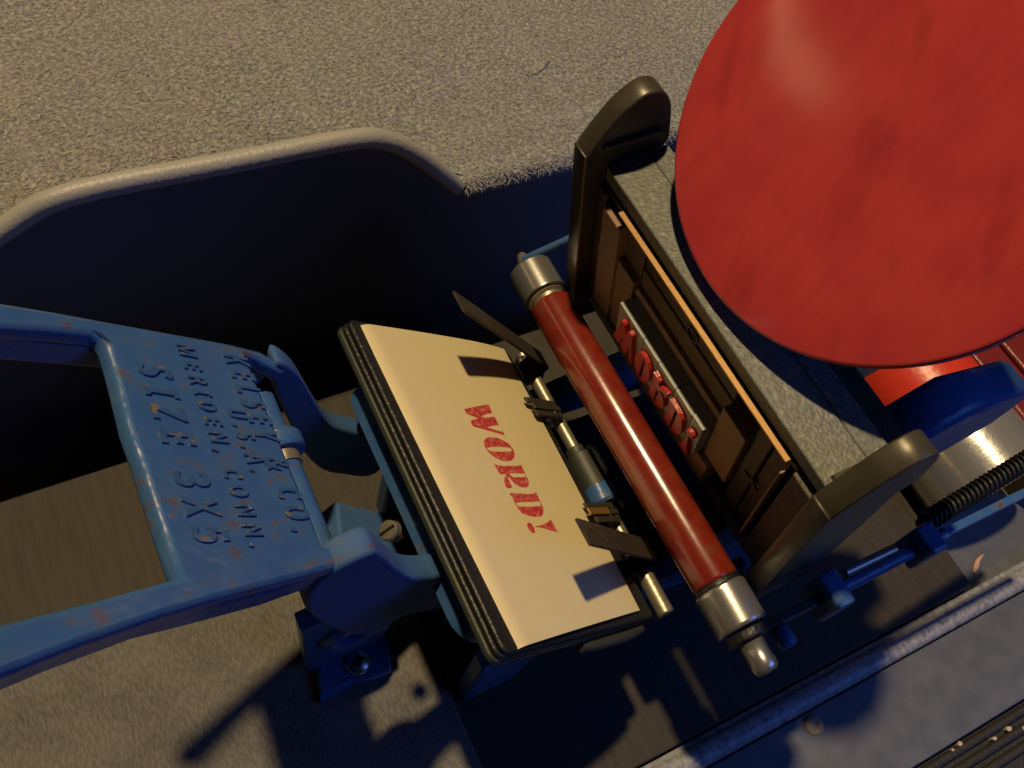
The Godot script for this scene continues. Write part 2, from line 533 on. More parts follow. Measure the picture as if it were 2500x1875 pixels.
func press() -> void:
	var t := root("tabletop_press", "small blue hand letterpress with red ink disc and raised lever", "printing press")
	var s: SurfaceTool
	# --- base: two side frames, feet, cross bars
	for sgn in [-1.0, 1.0]:
		s = mb()
		var z: float = ZC + sgn * 0.047
		prism(s, PackedVector2Array([Vector2(-0.085, 0.0005), Vector2(-0.06, 0.0005), Vector2(-0.055, 0.03), Vector2(-0.03, 0.045), Vector2(0.05, 0.04), Vector2(0.07, 0.0005), Vector2(0.11, 0.0005), Vector2(0.105, 0.05), Vector2(0.085, 0.1), Vector2(0.06, 0.16), Vector2(0.04, 0.165), Vector2(0.04, 0.075), Vector2(-0.03, 0.062), Vector2(-0.07, 0.06), Vector2(-0.082, 0.05)]), SIDE, z - 0.004, z + 0.004, 0.0012, false, 0.0012)
		part(s, "side_frame", M.blue_enamel, t)
	s = mb()
	tube(s, [Vector3(-0.055, 0.02, -0.05), Vector3(-0.055, 0.02, 0.043)], 0.006, 20)
	part(s, "tie_bar", M.blue_enamel, t)
	s = mb()
	tube(s, [Vector3(0.06, 0.06, -0.05), Vector3(0.06, 0.06, 0.043)], 0.006, 20)
	part(s, "tie_bar", M.blue_enamel, t)
	s = mb()
	prism(s, rect(-0.0465, 0.0395, -0.045, 0.068), FLAT, 0.028, 0.034, 0.001)
	part(s, "shade_web", M.black_iron, t)  # plate added and coloured black for the shade under the bed
	# front foot with its screw
	s = mb()
	prism(s, PackedVector2Array([Vector2(-0.0064, -0.1337), Vector2(0.0231, -0.1407), Vector2(0.0218, -0.1256), Vector2(0.0235, -0.1183), Vector2(0.0239, -0.109), Vector2(0.0119, -0.1054), Vector2(0.0018, -0.1058)]), FLAT, 0.0026, 0.0075, 0.0015)
	var foot := part(s, "foot", M.blue_enamel, t)
	s = mb()
	lathe(s, [Vector2(0.0058, 0.0), Vector2(0.0058, 0.0009), Vector2(0.0046, 0.002), Vector2(0.0, 0.0023)], Transform3D(Vector3(0, 0, 1), Vector3(1, 0, 0), Vector3(0, 1, 0), Vector3(-0.1207, 0.0075, 0.0145)), 28, false)
	var fs := part(s, "screw", M.steel, foot)
	s = mb()
	var cross := PackedVector2Array()
	for q in [[1, 0.25], [0.25, 0.25], [0.25, 1], [-0.25, 1], [-0.25, 0.25], [-1, 0.25], [-1, -0.25], [-0.25, -0.25], [-0.25, -1], [0.25, -1], [0.25, -0.25], [1, -0.25]]:
		cross.append(Vector2(0.0145 + q[0] * 0.0027, -0.1207 + q[1] * 0.0027))
	prism(s, cross, FLAT, 0.0092, 0.01, 0.0)
	part(s, "cross_recess", M.black_iron, fs)
	s = mb()
	prism(s, PackedVector2Array([Vector2(-0.1415, 0.0076), Vector2(-0.108, 0.0076), Vector2(-0.104, 0.03), Vector2(-0.107, 0.052), Vector2(-0.118, 0.064), Vector2(-0.132, 0.07), Vector2(-0.142, 0.068)]), SIDE, 0.002, 0.0105, 0.0015, false, 0.001)
	lathe(s, [Vector2(0.0, 0.0105), Vector2(0.0125, 0.0105), Vector2(0.0125, 0.0125), Vector2(0.0105, 0.0142), Vector2(0.0085, 0.0142), Vector2(0.0072, 0.013), Vector2(0.0066, 0.0107), Vector2(0.0, 0.0107)], along_z(-0.123, 0.045), 36)
	part(s, "bearing_post", M.blue_enamel, t)
	# --- bed with its top flange
	s = mb()
	box(s, BED, -0.0715, 0.0645, -0.058, 0.0285, -0.045, -0.0255, 0.0)
	part(s, "bed", M.dark_iron, t)
	s = mb()
	prism(s, rect(-0.0712, 0.0642, 0.0295, 0.0366), BED, -0.025, -0.009, 0.0006)
	part(s, "bed_flange", M.rough_cast, t)
	s = mb()
	prism(s, PackedVector2Array([Vector2(-0.0705, 0.029), Vector2(0.0635, 0.029), Vector2(0.0635, 0.0362), Vector2(-0.0705, 0.0362)]), BED, -0.0335, -0.0254, 0.0008)
	part(s, "bed_rib", M.rough_cast, t)
	# rails that carry the roller trucks
	var rail := PackedVector2Array()
	for v in spline([Vector3(0.0125, 0.092, 0), Vector3(0.0106, 0.103, 0), Vector3(0.002, 0.146, 0), Vector3(-0.006, 0.186, 0), Vector3(-0.0058, 0.19, 0), Vector3(-0.004, 0.195, 0), Vector3(0.002, 0.206, 0), Vector3(0.006, 0.2105, 0), Vector3(0.0105, 0.2137, 0), Vector3(0.015, 0.2142, 0), Vector3(0.019, 0.2125, 0), Vector3(0.023, 0.2075, 0), Vector3(0.0255, 0.201, 0), Vector3(0.0285, 0.19, 0), Vector3(0.0272, 0.186, 0)], 4):
		rail.append(Vector2(v.x, v.y))
	rail.append_array(PackedVector2Array([Vector2(0.024, 0.184), Vector2(0.03, 0.15), Vector2(0.037, 0.1)]))
	for sgn in [-1.0, 1.0]:
		s = mb()
		var z0: float = ZC + sgn * 0.0725
		prism(s, rail, SIDE, z0 - 0.0042, z0 + 0.0042, 0.0007, true, 0.0007)
		var rl := part(s, "roller_rail", M.track_steel, t)
		s = mb()
		var zi: float = z0 - sgn * 0.0044
		prism(s, PackedVector2Array([Vector2(-0.0005, 0.1935), Vector2(0.0225, 0.1955), Vector2(0.0225, 0.1967), Vector2(0.0, 0.1947)]), SIDE, minf(zi, zi - sgn * 0.0016), maxf(zi, zi - sgn * 0.0016), 0.0003)
		part(s, "rail_ledge", M.track_steel, rl)
	# --- ink disc
	s = mb()
	var drings := [Vector2(0.0, 0.0), Vector2(0.02, 0.0), Vector2(0.045, 0.0), Vector2(0.0672, 0.0), Vector2(0.068, -0.0002), Vector2(0.0685, -0.0008), Vector2(0.0686, -0.0016), Vector2(0.0686, -0.0042), Vector2(0.068, -0.005)]
	s.set_smooth_group(4)
	for k in drings.size() - 1:
		for i in 160:
			var c: Array = []
			for q in [[k, i], [k, i + 1], [k + 1, i + 1], [k + 1, i]]:
				var ph: float = TAU * q[1] / 160.0
				var rr: Vector2 = drings[q[0]]
				c.append(Vector3(rr.x * cos(ph), rr.x * sin(ph), rr.y))
			for o in ([[0, 3, 2], [0, 2, 1]] if k > 0 else [[0, 3, 2]]):
				for q in [o[0], o[2], o[1]]:
					var v: Vector3 = c[q]
					s.set_uv(Vector2(v.x, v.y) / 0.14 + Vector2(0.5, 0.5))
					s.add_vertex(DISC * v)
	s.set_smooth_group(-1)
	var disc := part(s, "ink_disc", M.disc_ink, t)
	s = mb()
	lathe(s, [Vector2(0.0679, -0.0051), Vector2(0.057, -0.0054), Vector2(0.052, -0.009), Vector2(0.02, -0.009), Vector2(0.016, -0.03), Vector2(0.0, -0.03)], DISC, 64)
	part(s, "disc_hub", M.blue_enamel, disc)
	# bracket that carries the disc, behind the bed
	s = mb()
	prism(s, PackedVector2Array([Vector2(0.034, 0.15), Vector2(0.06, 0.15), Vector2(0.1, 0.17), Vector2(0.112, 0.196), Vector2(0.108, 0.222), Vector2(0.085, 0.24), Vector2(0.068, 0.232), Vector2(0.062, 0.21), Vector2(0.048, 0.19), Vector2(0.034, 0.182)]), SIDE, 0.006, 0.028, 0.004, true, 0.004)
	part(s, "disc_bracket", M.blue_enamel, t)
	s = mb()
	prism(s, PackedVector2Array([Vector2(0.04, 0.15), Vector2(0.075, 0.145), Vector2(0.096, 0.16), Vector2(0.1, 0.178), Vector2(0.06, 0.19), Vector2(0.038, 0.176)]), SIDE, 0.046, 0.062, 0.003, true, 0.003)
	part(s, "arm_bracket", M.blue_enamel, t)
	# --- ink roller
	s = mb()
	lathe(s, [Vector2(0.0000, -0.0708), Vector2(0.0083, -0.0708), Vector2(0.0090, -0.0703), Vector2(0.0091, -0.0695), Vector2(0.0091, 0.0619), Vector2(0.0090, 0.0627), Vector2(0.0083, 0.0632), Vector2(0.0000, 0.0632)], along_z(-0.0024, 0.1046), 64, false)
	var rol := part(s, "ink_roller", M.roller_ink, t)
	s = mb()
	lathe(s, [Vector2(0.0000, -0.0747), Vector2(0.0082, -0.0744), Vector2(0.0085, -0.0737), Vector2(0.0075, -0.0728), Vector2(0.0071, -0.0709), Vector2(0.0000, -0.0709)], along_z(-0.0024, 0.1046), 40)
	part(s, "collar", M.worn_steel, rol)
	s = mb()
	lathe(s, [Vector2(0.0000, -0.0905), Vector2(0.0091, -0.0905), Vector2(0.0096, -0.0901), Vector2(0.0098, -0.0895), Vector2(0.0098, -0.0757), Vector2(0.0097, -0.0752), Vector2(0.0000, -0.0752)], along_z(-0.0024, 0.1046), 56)
	part(s, "truck", M.steel, rol)
	s = mb()
	lathe(s, [Vector2(0.0000, -0.0993), Vector2(0.0018, -0.0991), Vector2(0.0033, -0.0954), Vector2(0.0037, -0.0906), Vector2(0.0000, -0.0906)], along_z(-0.0024, 0.1046), 28, false)
	part(s, "core_end", M.worn_steel, rol)
	s = mb()
	lathe(s, [Vector2(0.0000, 0.0633), Vector2(0.0087, 0.0633), Vector2(0.0089, 0.0641), Vector2(0.0089, 0.0649), Vector2(0.0000, 0.0650)], along_z(-0.0024, 0.1046), 40)
	part(s, "collar", M.black_iron, rol)
	s = mb()
	lathe(s, [Vector2(0.0000, 0.0652), Vector2(0.0095, 0.0652), Vector2(0.0099, 0.0658), Vector2(0.0100, 0.0668), Vector2(0.0100, 0.0799), Vector2(0.0098, 0.0807), Vector2(0.0093, 0.0812), Vector2(0.0000, 0.0812)], along_z(-0.0024, 0.1046), 56)
	part(s, "truck", M.steel, rol)
	s = mb()
	lathe(s, [Vector2(0.0000, 0.0865), Vector2(0.0049, 0.0865), Vector2(0.0049, 0.0947), Vector2(0.0046, 0.0964), Vector2(0.0037, 0.0977), Vector2(0.0000, 0.0981)], along_z(-0.0024, 0.1046), 32, false)
	part(s, "core_end", M.steel, rol)
	# --- roller hooks
	s = mb()
	var hook := PackedVector2Array()
	for k in 17:
		var a := deg_to_rad(40.0 + 280.0 * k / 16.0)
		hook.append(Vector2(-0.0024 + 0.0082 * cos(a), 0.1046 + 0.0082 * sin(a)))
	hook.append_array(PackedVector2Array([Vector2(0.012, 0.0962), Vector2(0.036, 0.0972), Vector2(0.036, 0.103), Vector2(0.013, 0.1048)]))
	prism(s, hook, SIDE, 0.0822, 0.0856, 0.0006, false, 0.0006)
	var hk := part(s, "roller_hook", M.black_iron, t)
	s = mb()
	lathe(s, [Vector2(0.0, 0.0857), Vector2(0.0036, 0.0857), Vector2(0.0036, 0.092), Vector2(0.0028, 0.0935), Vector2(0.0, 0.0938)], along_z(0.0127, 0.1), 24, false)
	part(s, "stud", M.blue_enamel, hk)
	s = mb()
	for x in [0.0375, 0.087]:
		var lug := rect(x - 0.0045, x + 0.005, 0.09, 0.109, 0.0022)
		prism(s, lug, SIDE, 0.0765, 0.0905 if x < 0.05 else 0.0885, 0.0015, false, 0.0015)
		part(s, "rod_lug", M.blue_enamel, t)
		s = mb()
	tube(s, [Vector3(0.03, 0.1, 0.0836), Vector3(0.1, 0.1, 0.0828)], 0.0026, 16)
	part(s, "hook_rod", M.blue_enamel, t)
	s = mb()
	tube(s, [Vector3(0.0735, 0.103, 0.0795), Vector3(0.048, 0.103, 0.0795)], 0.0019, 12)
	part(s, "set_rod", M.worn_steel, t)
	# coil spring beyond the lugs
	s = mb()
	var coil: Array = []
	for k in 420:
		var a := TAU * k / 14.0
		var x := 0.095 + 0.085 * k / 419.0
		coil.append(Vector3(x, 0.1 + 0.0036 * sin(a), 0.0755 - 0.006 * k / 419.0 + 0.0036 * cos(a)))
	tube(s, coil, 0.00085, 6)
	part(s, "coil_spring", M.black_iron, t)
	s = mb()
	tube(s, [Vector3(0.093, 0.1, 0.0755), Vector3(0.185, 0.1, 0.0688)], 0.0024, 14)
	part(s, "spring_rod", M.black_iron, t)
	s = mb()
	prism(s, PackedVector2Array([Vector2(0.09, 0.094), Vector2(0.19, 0.094), Vector2(0.19, 0.098), Vector2(0.09, 0.098)]), SIDE, 0.0805, 0.084, 0.0008)
	part(s, "guide_bar", M.blue_enamel, t)
	s = mb()
	tube(s, [Vector3(-0.004, 0.107, -0.0945), Vector3(0.012, 0.118, -0.0905), Vector3(0.034, 0.134, -0.0855)], 0.0017, 12)
	part(s, "roller_hook", M.blue_enamel, t)
	# --- platen
	s = mb()
	prism(s, rect(-0.068, 0.062, -0.0395, 0.0603, 0.004), PLATEN, -0.0085, -0.0058, 0.0008, true, 0.0008)
	var pla := part(s, "platen", M.plate_green, t)
	s = mb()
	prism(s, rect(-0.0678, 0.0618, -0.0393, 0.06, 0.004), PLATEN, -0.0054, -0.0034, 0.0008, true, 0.0008)
	part(s, "tympan_bale", M.black_iron, pla)
	s = mb()
	prism(s, rect(-0.0672, 0.0612, -0.0386, 0.0585, 0.003), PLATEN, -0.0031, -0.0012, 0.0008, true, 0.0008)
	part(s, "packing", M.black_iron, pla)
	s = mb()
	var clipf := PLATEN
	tube(s, spline([clipf * Vector3(0.0628, 0.012, -0.0085), clipf * Vector3(0.064, 0.022, -0.007), clipf * Vector3(0.064, 0.04, -0.006), clipf * Vector3(0.0628, 0.052, -0.0062)], 6), 0.002, 10)
	part(s, "bale_clip", M.plate_green, pla)
	s = mb()
	prism(s, rect(-0.055, 0.049, -0.028, 0.05, 0.01), PLATEN, -0.024, -0.0096, 0.0, true)
	part(s, "platen_rib", M.blue_enamel, pla)
	s = mb()
	var sf := Transform3D(Vector3(0, 0, 1), Vector3(0.77, 0.64, 0), Vector3(-0.64, 0.77, 0), PLATEN * Vector3(0.004, -0.031, -0.0275))
	lathe(s, [Vector2(0.0, 0.0), Vector2(0.0036, 0.0), Vector2(0.0036, 0.0028), Vector2(0.003, 0.0036), Vector2(0.0, 0.0038)], sf, 24)
	var scr := part(s, "impression_screw", M.worn_steel, pla)
	s = mb()
	prism(s, rect(-0.0005, 0.0005, -0.0032, 0.0032), sf, 0.0030, 0.0039, 0.0)
	part(s, "slot", M.black_iron, scr)
	# --- gripper bar, grippers and card gauges
	var bar := Transform3D(Basis(), PLATEN * Vector3(0, 0.0688, -0.0015))
	s = mb()
	lathe(s, [Vector2(0.0, -0.0675), Vector2(0.0028, -0.0675), Vector2(0.0028, 0.0445), Vector2(0.0036, 0.0446), Vector2(0.0036, 0.0605), Vector2(0.0031, 0.0612), Vector2(0.0, 0.0613)], bar, 24)
	var gb := part(s, "gripper_bar", M.worn_steel, t)
	s = mb()
	lathe(s, [Vector2(0.0, -0.0165), Vector2(0.0045, -0.0165), Vector2(0.0045, -0.0135), Vector2(0.0064, -0.0125), Vector2(0.0066, 0.003), Vector2(0.0, 0.003)], bar, 32)
	part(s, "bar_sleeve", M.plate_green, gb)
	s = mb()
	lathe(s, [Vector2(0.0, 0.0031), Vector2(0.0067, 0.0031), Vector2(0.0067, 0.01), Vector2(0.0058, 0.0112), Vector2(0.0, 0.0112)], bar, 32)
	part(s, "sleeve_end", M.blue_enamel, gb)
	for g in [[-0.0655, -0.0555], [0.0315, 0.0415]]:
		var za: float = g[0]
		var zb: float = g[1]
		s = mb()
		# side profile of the finger in x-y: clamp round the bar, a bend, then the long blade lifted off the card
		var o := bar.origin
		var tip := Vector2(-0.055, 0.143)
		var heel := Vector2(o.x + 0.0065, o.y + 0.002)
		var dir := (tip - heel).normalized()
		var nrm := Vector2(-dir.y, dir.x)
		prism(s, PackedVector2Array([heel, heel - nrm * 0.0012, tip - nrm * 0.0011, tip]), SIDE, za, zb, 0.0003, false, 0.0003)
		prism(s, PackedVector2Array([heel + Vector2(0.001, 0.001), heel + Vector2(-0.0015, -0.0004), Vector2(o.x - 0.002, o.y - 0.006), Vector2(o.x + 0.002, o.y - 0.007)]), SIDE, za, zb, 0.0003, false, 0.0003)
		var grip := part(s, "gripper", M.dark_iron, t)
		s = mb()
		prism(s, rect(o.x - 0.0052, o.x + 0.0052, o.y - 0.0055, o.y + 0.0048, 0.002), SIDE, za + 0.0005, zb + 0.001, 0.0008, false, 0.0008)
		part(s, "clamp", M.black_iron, grip)
	# sprung paper gauges on the card edge
	for g in [[-0.0385, 0.0], [0.0125, 1.0]]:
		var zz: float = g[0]
		s = mb()
		for k in 3:
			var z0 := zz + 0.0031 * k
			var y0 := 0.0435 + 0.001 * ((k + int(g[1])) % 2) + 0.0012 * k
			prism(s, PackedVector2Array([Vector2(z0, y0), Vector2(z0 + 0.0027, y0 + 0.0004), Vector2(z0 + 0.0027, 0.066), Vector2(z0, 0.066)]), PLATEN, 0.002 + 0.0006 * (k % 2), 0.0031 + 0.0006 * (k % 2), 0.0003)
		var gg := part(s, "paper_gauge", M.dark_iron, t)
		if g[1] > 0.5:
			s = mb()
			prism(s, PackedVector2Array([Vector2(zz + 0.003, 0.0428), Vector2(zz + 0.006, 0.0428), Vector2(zz + 0.0062, 0.058), Vector2(zz + 0.003, 0.058)]), PLATEN, 0.0033, 0.0043, 0.0004)
			part(s, "gauge_tongue", M.brass, gg)
	# --- handle
	s = mb()
	prism(s, PackedVector2Array([Vector2(-0.0445, -0.0553), Vector2(-0.0451, -0.0426), Vector2(-0.046, -0.0295), Vector2(-0.0467, -0.0138), Vector2(-0.0477, 0.0067), Vector2(-0.0486, 0.0258), Vector2(-0.0483, 0.0376), Vector2(-0.0456, 0.044), Vector2(-0.0431, 0.0473), Vector2(-0.0411, 0.0437), Vector2(-0.0438, 0.0381), Vector2(-0.0448, 0.031), Vector2(-0.0308, 0.031), Vector2(-0.0092, 0.031), Vector2(0.0104, 0.0313), Vector2(0.0204, 0.0311), Vector2(0.0201, 0.041), Vector2(0.0213, 0.0481), Vector2(0.0245, 0.0525), Vector2(0.0274, 0.05), Vector2(0.0264, 0.0427), Vector2(0.0271, 0.0323), Vector2(0.03, 0.0141), Vector2(0.0334, -0.0079), Vector2(0.0364, -0.0246), Vector2(0.0409, -0.0445), Vector2(0.0452, -0.0608), Vector2(0.048, -0.0707), Vector2(0.0371, -0.0689), Vector2(0.0353, -0.0589), Vector2(0.0319, -0.0399), Vector2(0.0276, -0.0175), Vector2(0.0154, -0.0178), Vector2(-0.0035, -0.0179), Vector2(-0.013, -0.0183), Vector2(-0.0297, -0.0172), Vector2(-0.0382, -0.0171), Vector2(-0.0403, -0.0185), Vector2(-0.0404, -0.0206), Vector2(-0.0388, -0.033), Vector2(-0.0368, -0.0443), Vector2(-0.0347, -0.0569)]), HAND, -0.0052, 0.0, 0.0016, true, 0.001)
	prism(s, PackedVector2Array([Vector2(-0.0436, -0.0554), Vector2(-0.0442, -0.0428), Vector2(-0.0458, -0.0141), Vector2(-0.0479, 0.0255), Vector2(-0.0476, 0.0368), Vector2(-0.0439, 0.0432), Vector2(-0.0452, 0.0371), Vector2(-0.0449, 0.0243), Vector2(-0.0406, -0.0171), Vector2(-0.0377, -0.0441), Vector2(-0.0355, -0.0568)]), HAND, -0.013, -0.005, 0.0, false, 0.001)
	prism(s, PackedVector2Array([Vector2(0.0376, -0.069), Vector2(0.0359, -0.059), Vector2(0.0282, -0.0177), Vector2(0.0213, 0.0307), Vector2(0.0222, 0.0467), Vector2(0.0266, 0.0487), Vector2(0.0264, 0.0327), Vector2(0.0302, 0.014), Vector2(0.0334, -0.0079), Vector2(0.0355, -0.0243), Vector2(0.0402, -0.0443), Vector2(0.0446, -0.0607), Vector2(0.0477, -0.0706)]), HAND, -0.0135, -0.005, 0.0, false, 0.001)
	var hd := part(s, "lever", M.blue_enamel, t)
	var font := SystemFont.new()
	font.font_names = PackedStringArray(["Droid Sans"])
	font.font_weight = 700
	var spaced := FontVariation.new()
	spaced.base_font = font
	spaced.spacing_glyph = 18
	for w in [["SIZE 3X5", Rect2(-0.0335, -0.011, 0.0528, 0.0106)], ["MERIDEN, CONN.", Rect2(-0.0433, 0.0038, 0.064, 0.007)], ["U.S.A.", Rect2(-0.0226, 0.0142, 0.0205, 0.0065)], ["KELSEY & CO.", Rect2(-0.0432, 0.0208, 0.0594, 0.0093)]]:
		var tm := TextMesh.new()
		tm.text = w[0]
		tm.font = spaced
		tm.font_size = 64
		tm.pixel_size = 0.0001
		tm.depth = 0.0011
		tm.curve_step = 3.0
		var bb := tm.get_aabb()
		var r: Rect2 = w[1]
		var sx := r.size.x / bb.size.x
		var sy := r.size.y / bb.size.y
		var lo := MeshInstance3D.new()
		lo.name = "raised_lettering"
		lo.mesh = tm
		lo.material_override = M.worn_enamel
		var c := HAND * Vector3(r.get_center().x - bb.get_center().x * sx, r.get_center().y - bb.get_center().y * sy, 0.0001)
		lo.transform = Transform3D(HAND.basis * Basis.from_scale(Vector3(sx, sy, 1)), c)
		hd.add_child(lo, true)
	# the two links that carry the lever on to the platen
	s = mb()
	prism(s, PackedVector2Array([Vector2(-0.127, 0.1672), Vector2(-0.1256, 0.1666), Vector2(-0.1239, 0.1639), Vector2(-0.1223, 0.1605), Vector2(-0.121, 0.1571), Vector2(-0.1199, 0.1531), Vector2(-0.1187, 0.1484), Vector2(-0.1173, 0.1424), Vector2(-0.1158, 0.1355), Vector2(-0.1143, 0.1292), Vector2(-0.113, 0.1242), Vector2(-0.1117, 0.1199), Vector2(-0.11, 0.1159), Vector2(-0.1078, 0.1124), Vector2(-0.1052, 0.1092), Vector2(-0.1021, 0.1055), Vector2(-0.0979, 0.1012), Vector2(-0.0931, 0.0963), Vector2(-0.0893, 0.0906), Vector2(-0.0872, 0.0833), Vector2(-0.0863, 0.0751), Vector2(-0.0866, 0.0683), Vector2(-0.0883, 0.0639), Vector2(-0.0912, 0.0613), Vector2(-0.0945, 0.0608), Vector2(-0.0981, 0.063), Vector2(-0.1019, 0.0671), Vector2(-0.1054, 0.0712), Vector2(-0.1084, 0.0743), Vector2(-0.1112, 0.0773), Vector2(-0.1138, 0.0815), Vector2(-0.1162, 0.0867), Vector2(-0.1184, 0.0929), Vector2(-0.1205, 0.1007), Vector2(-0.1225, 0.111), Vector2(-0.1243, 0.1223), Vector2(-0.1258, 0.1323), Vector2(-0.1271, 0.1401), Vector2(-0.1282, 0.147), Vector2(-0.1287, 0.153), Vector2(-0.1286, 0.159), Vector2(-0.1279, 0.1642)]), SIDE, -0.0505, -0.0425, 0.0012, true, 0.0012)
	part(s, "lever_link", M.dull_enamel, t)
	s = mb()
	prism(s, PackedVector2Array([Vector2(-0.1342, 0.1711), Vector2(-0.1309, 0.1725), Vector2(-0.1272, 0.1733), Vector2(-0.1242, 0.1731), Vector2(-0.1225, 0.1717), Vector2(-0.1215, 0.1693), Vector2(-0.1204, 0.166), Vector2(-0.1189, 0.1616), Vector2(-0.1173, 0.1561), Vector2(-0.1156, 0.1508), Vector2(-0.1137, 0.1459), Vector2(-0.1118, 0.1412), Vector2(-0.1098, 0.1371), Vector2(-0.1075, 0.134), Vector2(-0.1052, 0.1316), Vector2(-0.1029, 0.1294), Vector2(-0.101, 0.128), Vector2(-0.0992, 0.1268), Vector2(-0.0972, 0.123), Vector2(-0.0943, 0.113), Vector2(-0.091, 0.0992), Vector2(-0.0897, 0.0888), Vector2(-0.0921, 0.0865), Vector2(-0.0968, 0.0888), Vector2(-0.1012, 0.0914), Vector2(-0.1048, 0.0938), Vector2(-0.1082, 0.0965), Vector2(-0.111, 0.098), Vector2(-0.1127, 0.097), Vector2(-0.1138, 0.0949), Vector2(-0.1153, 0.0932), Vector2(-0.1175, 0.0921), Vector2(-0.1201, 0.0916), Vector2(-0.1229, 0.0928), Vector2(-0.1258, 0.0962), Vector2(-0.1288, 0.1012), Vector2(-0.1318, 0.1074), Vector2(-0.1347, 0.1148), Vector2(-0.1374, 0.123), Vector2(-0.1396, 0.1307), Vector2(-0.1414, 0.1375), Vector2(-0.1428, 0.1439), Vector2(-0.1434, 0.1496), Vector2(-0.1433, 0.1547), Vector2(-0.1425, 0.1592), Vector2(-0.1412, 0.1631), Vector2(-0.1393, 0.1664), Vector2(-0.1369, 0.1691)]), SIDE, 0.0185, 0.0275, 0.0014, true, 0.0012)
	part(s, "lever_link", M.dull_enamel, t)
	# cross shaft with its collar, below the lever plate
	var sh := Transform3D(Basis(), HAND * Vector3(0, 0.0395, -0.009))
	s = mb()
	lathe(s, [Vector2(0.0, -0.036), Vector2(0.0046, -0.036), Vector2(0.0046, 0.022), Vector2(0.0, 0.022)], sh, 28)
	var shaft := part(s, "lever_shaft", M.blue_enamel, t)
	s = mb()
	lathe(s, [Vector2(0.0048, -0.0215), Vector2(0.0072, -0.0215), Vector2(0.0078, -0.0205), Vector2(0.0078, -0.0165), Vector2(0.0072, -0.0155), Vector2(0.0048, -0.0155)], sh, 28)
	part(s, "shaft_collar", M.blue_enamel, shaft)
	s = mb()
	lathe(s, [Vector2(0.0, -0.0154), Vector2(0.0052, -0.0154), Vector2(0.0052, -0.0115), Vector2(0.0, -0.0115)], sh, 28)
	part(s, "washer", M.worn_steel, shaft)
	# toggle block between the links
	s = mb()
	prism(s, PackedVector2Array([Vector2(-0.0284, 0.1089), Vector2(-0.0258, 0.1212), Vector2(-0.0239, 0.1351), Vector2(-0.0013, 0.1331), Vector2(0.0007, 0.1112), Vector2(-0.0073, 0.1009)]), HAND, -0.062, -0.05, 0.001)
	part(s, "toggle_block", M.dull_enamel, t)

func keyed(outer: PackedVector2Array, hole: PackedVector2Array) -> PackedVector2Array:
	# joins a hole to its outline by a hair-thin slit
	var o := ccw(outer)
	var h := ccw(hole)
	h.reverse()
	var best := INF
	var bi := 0
	var bj := 0
	for i in o.size():
		for j in h.size():
			var d := o[i].distance_to(h[j])
			if d < best:
				best = d; bi = i; bj = j
	var q := PackedVector2Array()
	for k in o.size() + 1:
		q.append(o[(bi + k) % o.size()])
	var side := (h[bj] - o[bi]).normalized()
	var off := Vector2(-side.y, side.x) * 0.00002
	for k in h.size() + 1:
		q.append(h[(bj + k) % h.size()])
	q[o.size()] = o[bi] + off
	q[o.size() + 1] = h[bj] + off
	return q

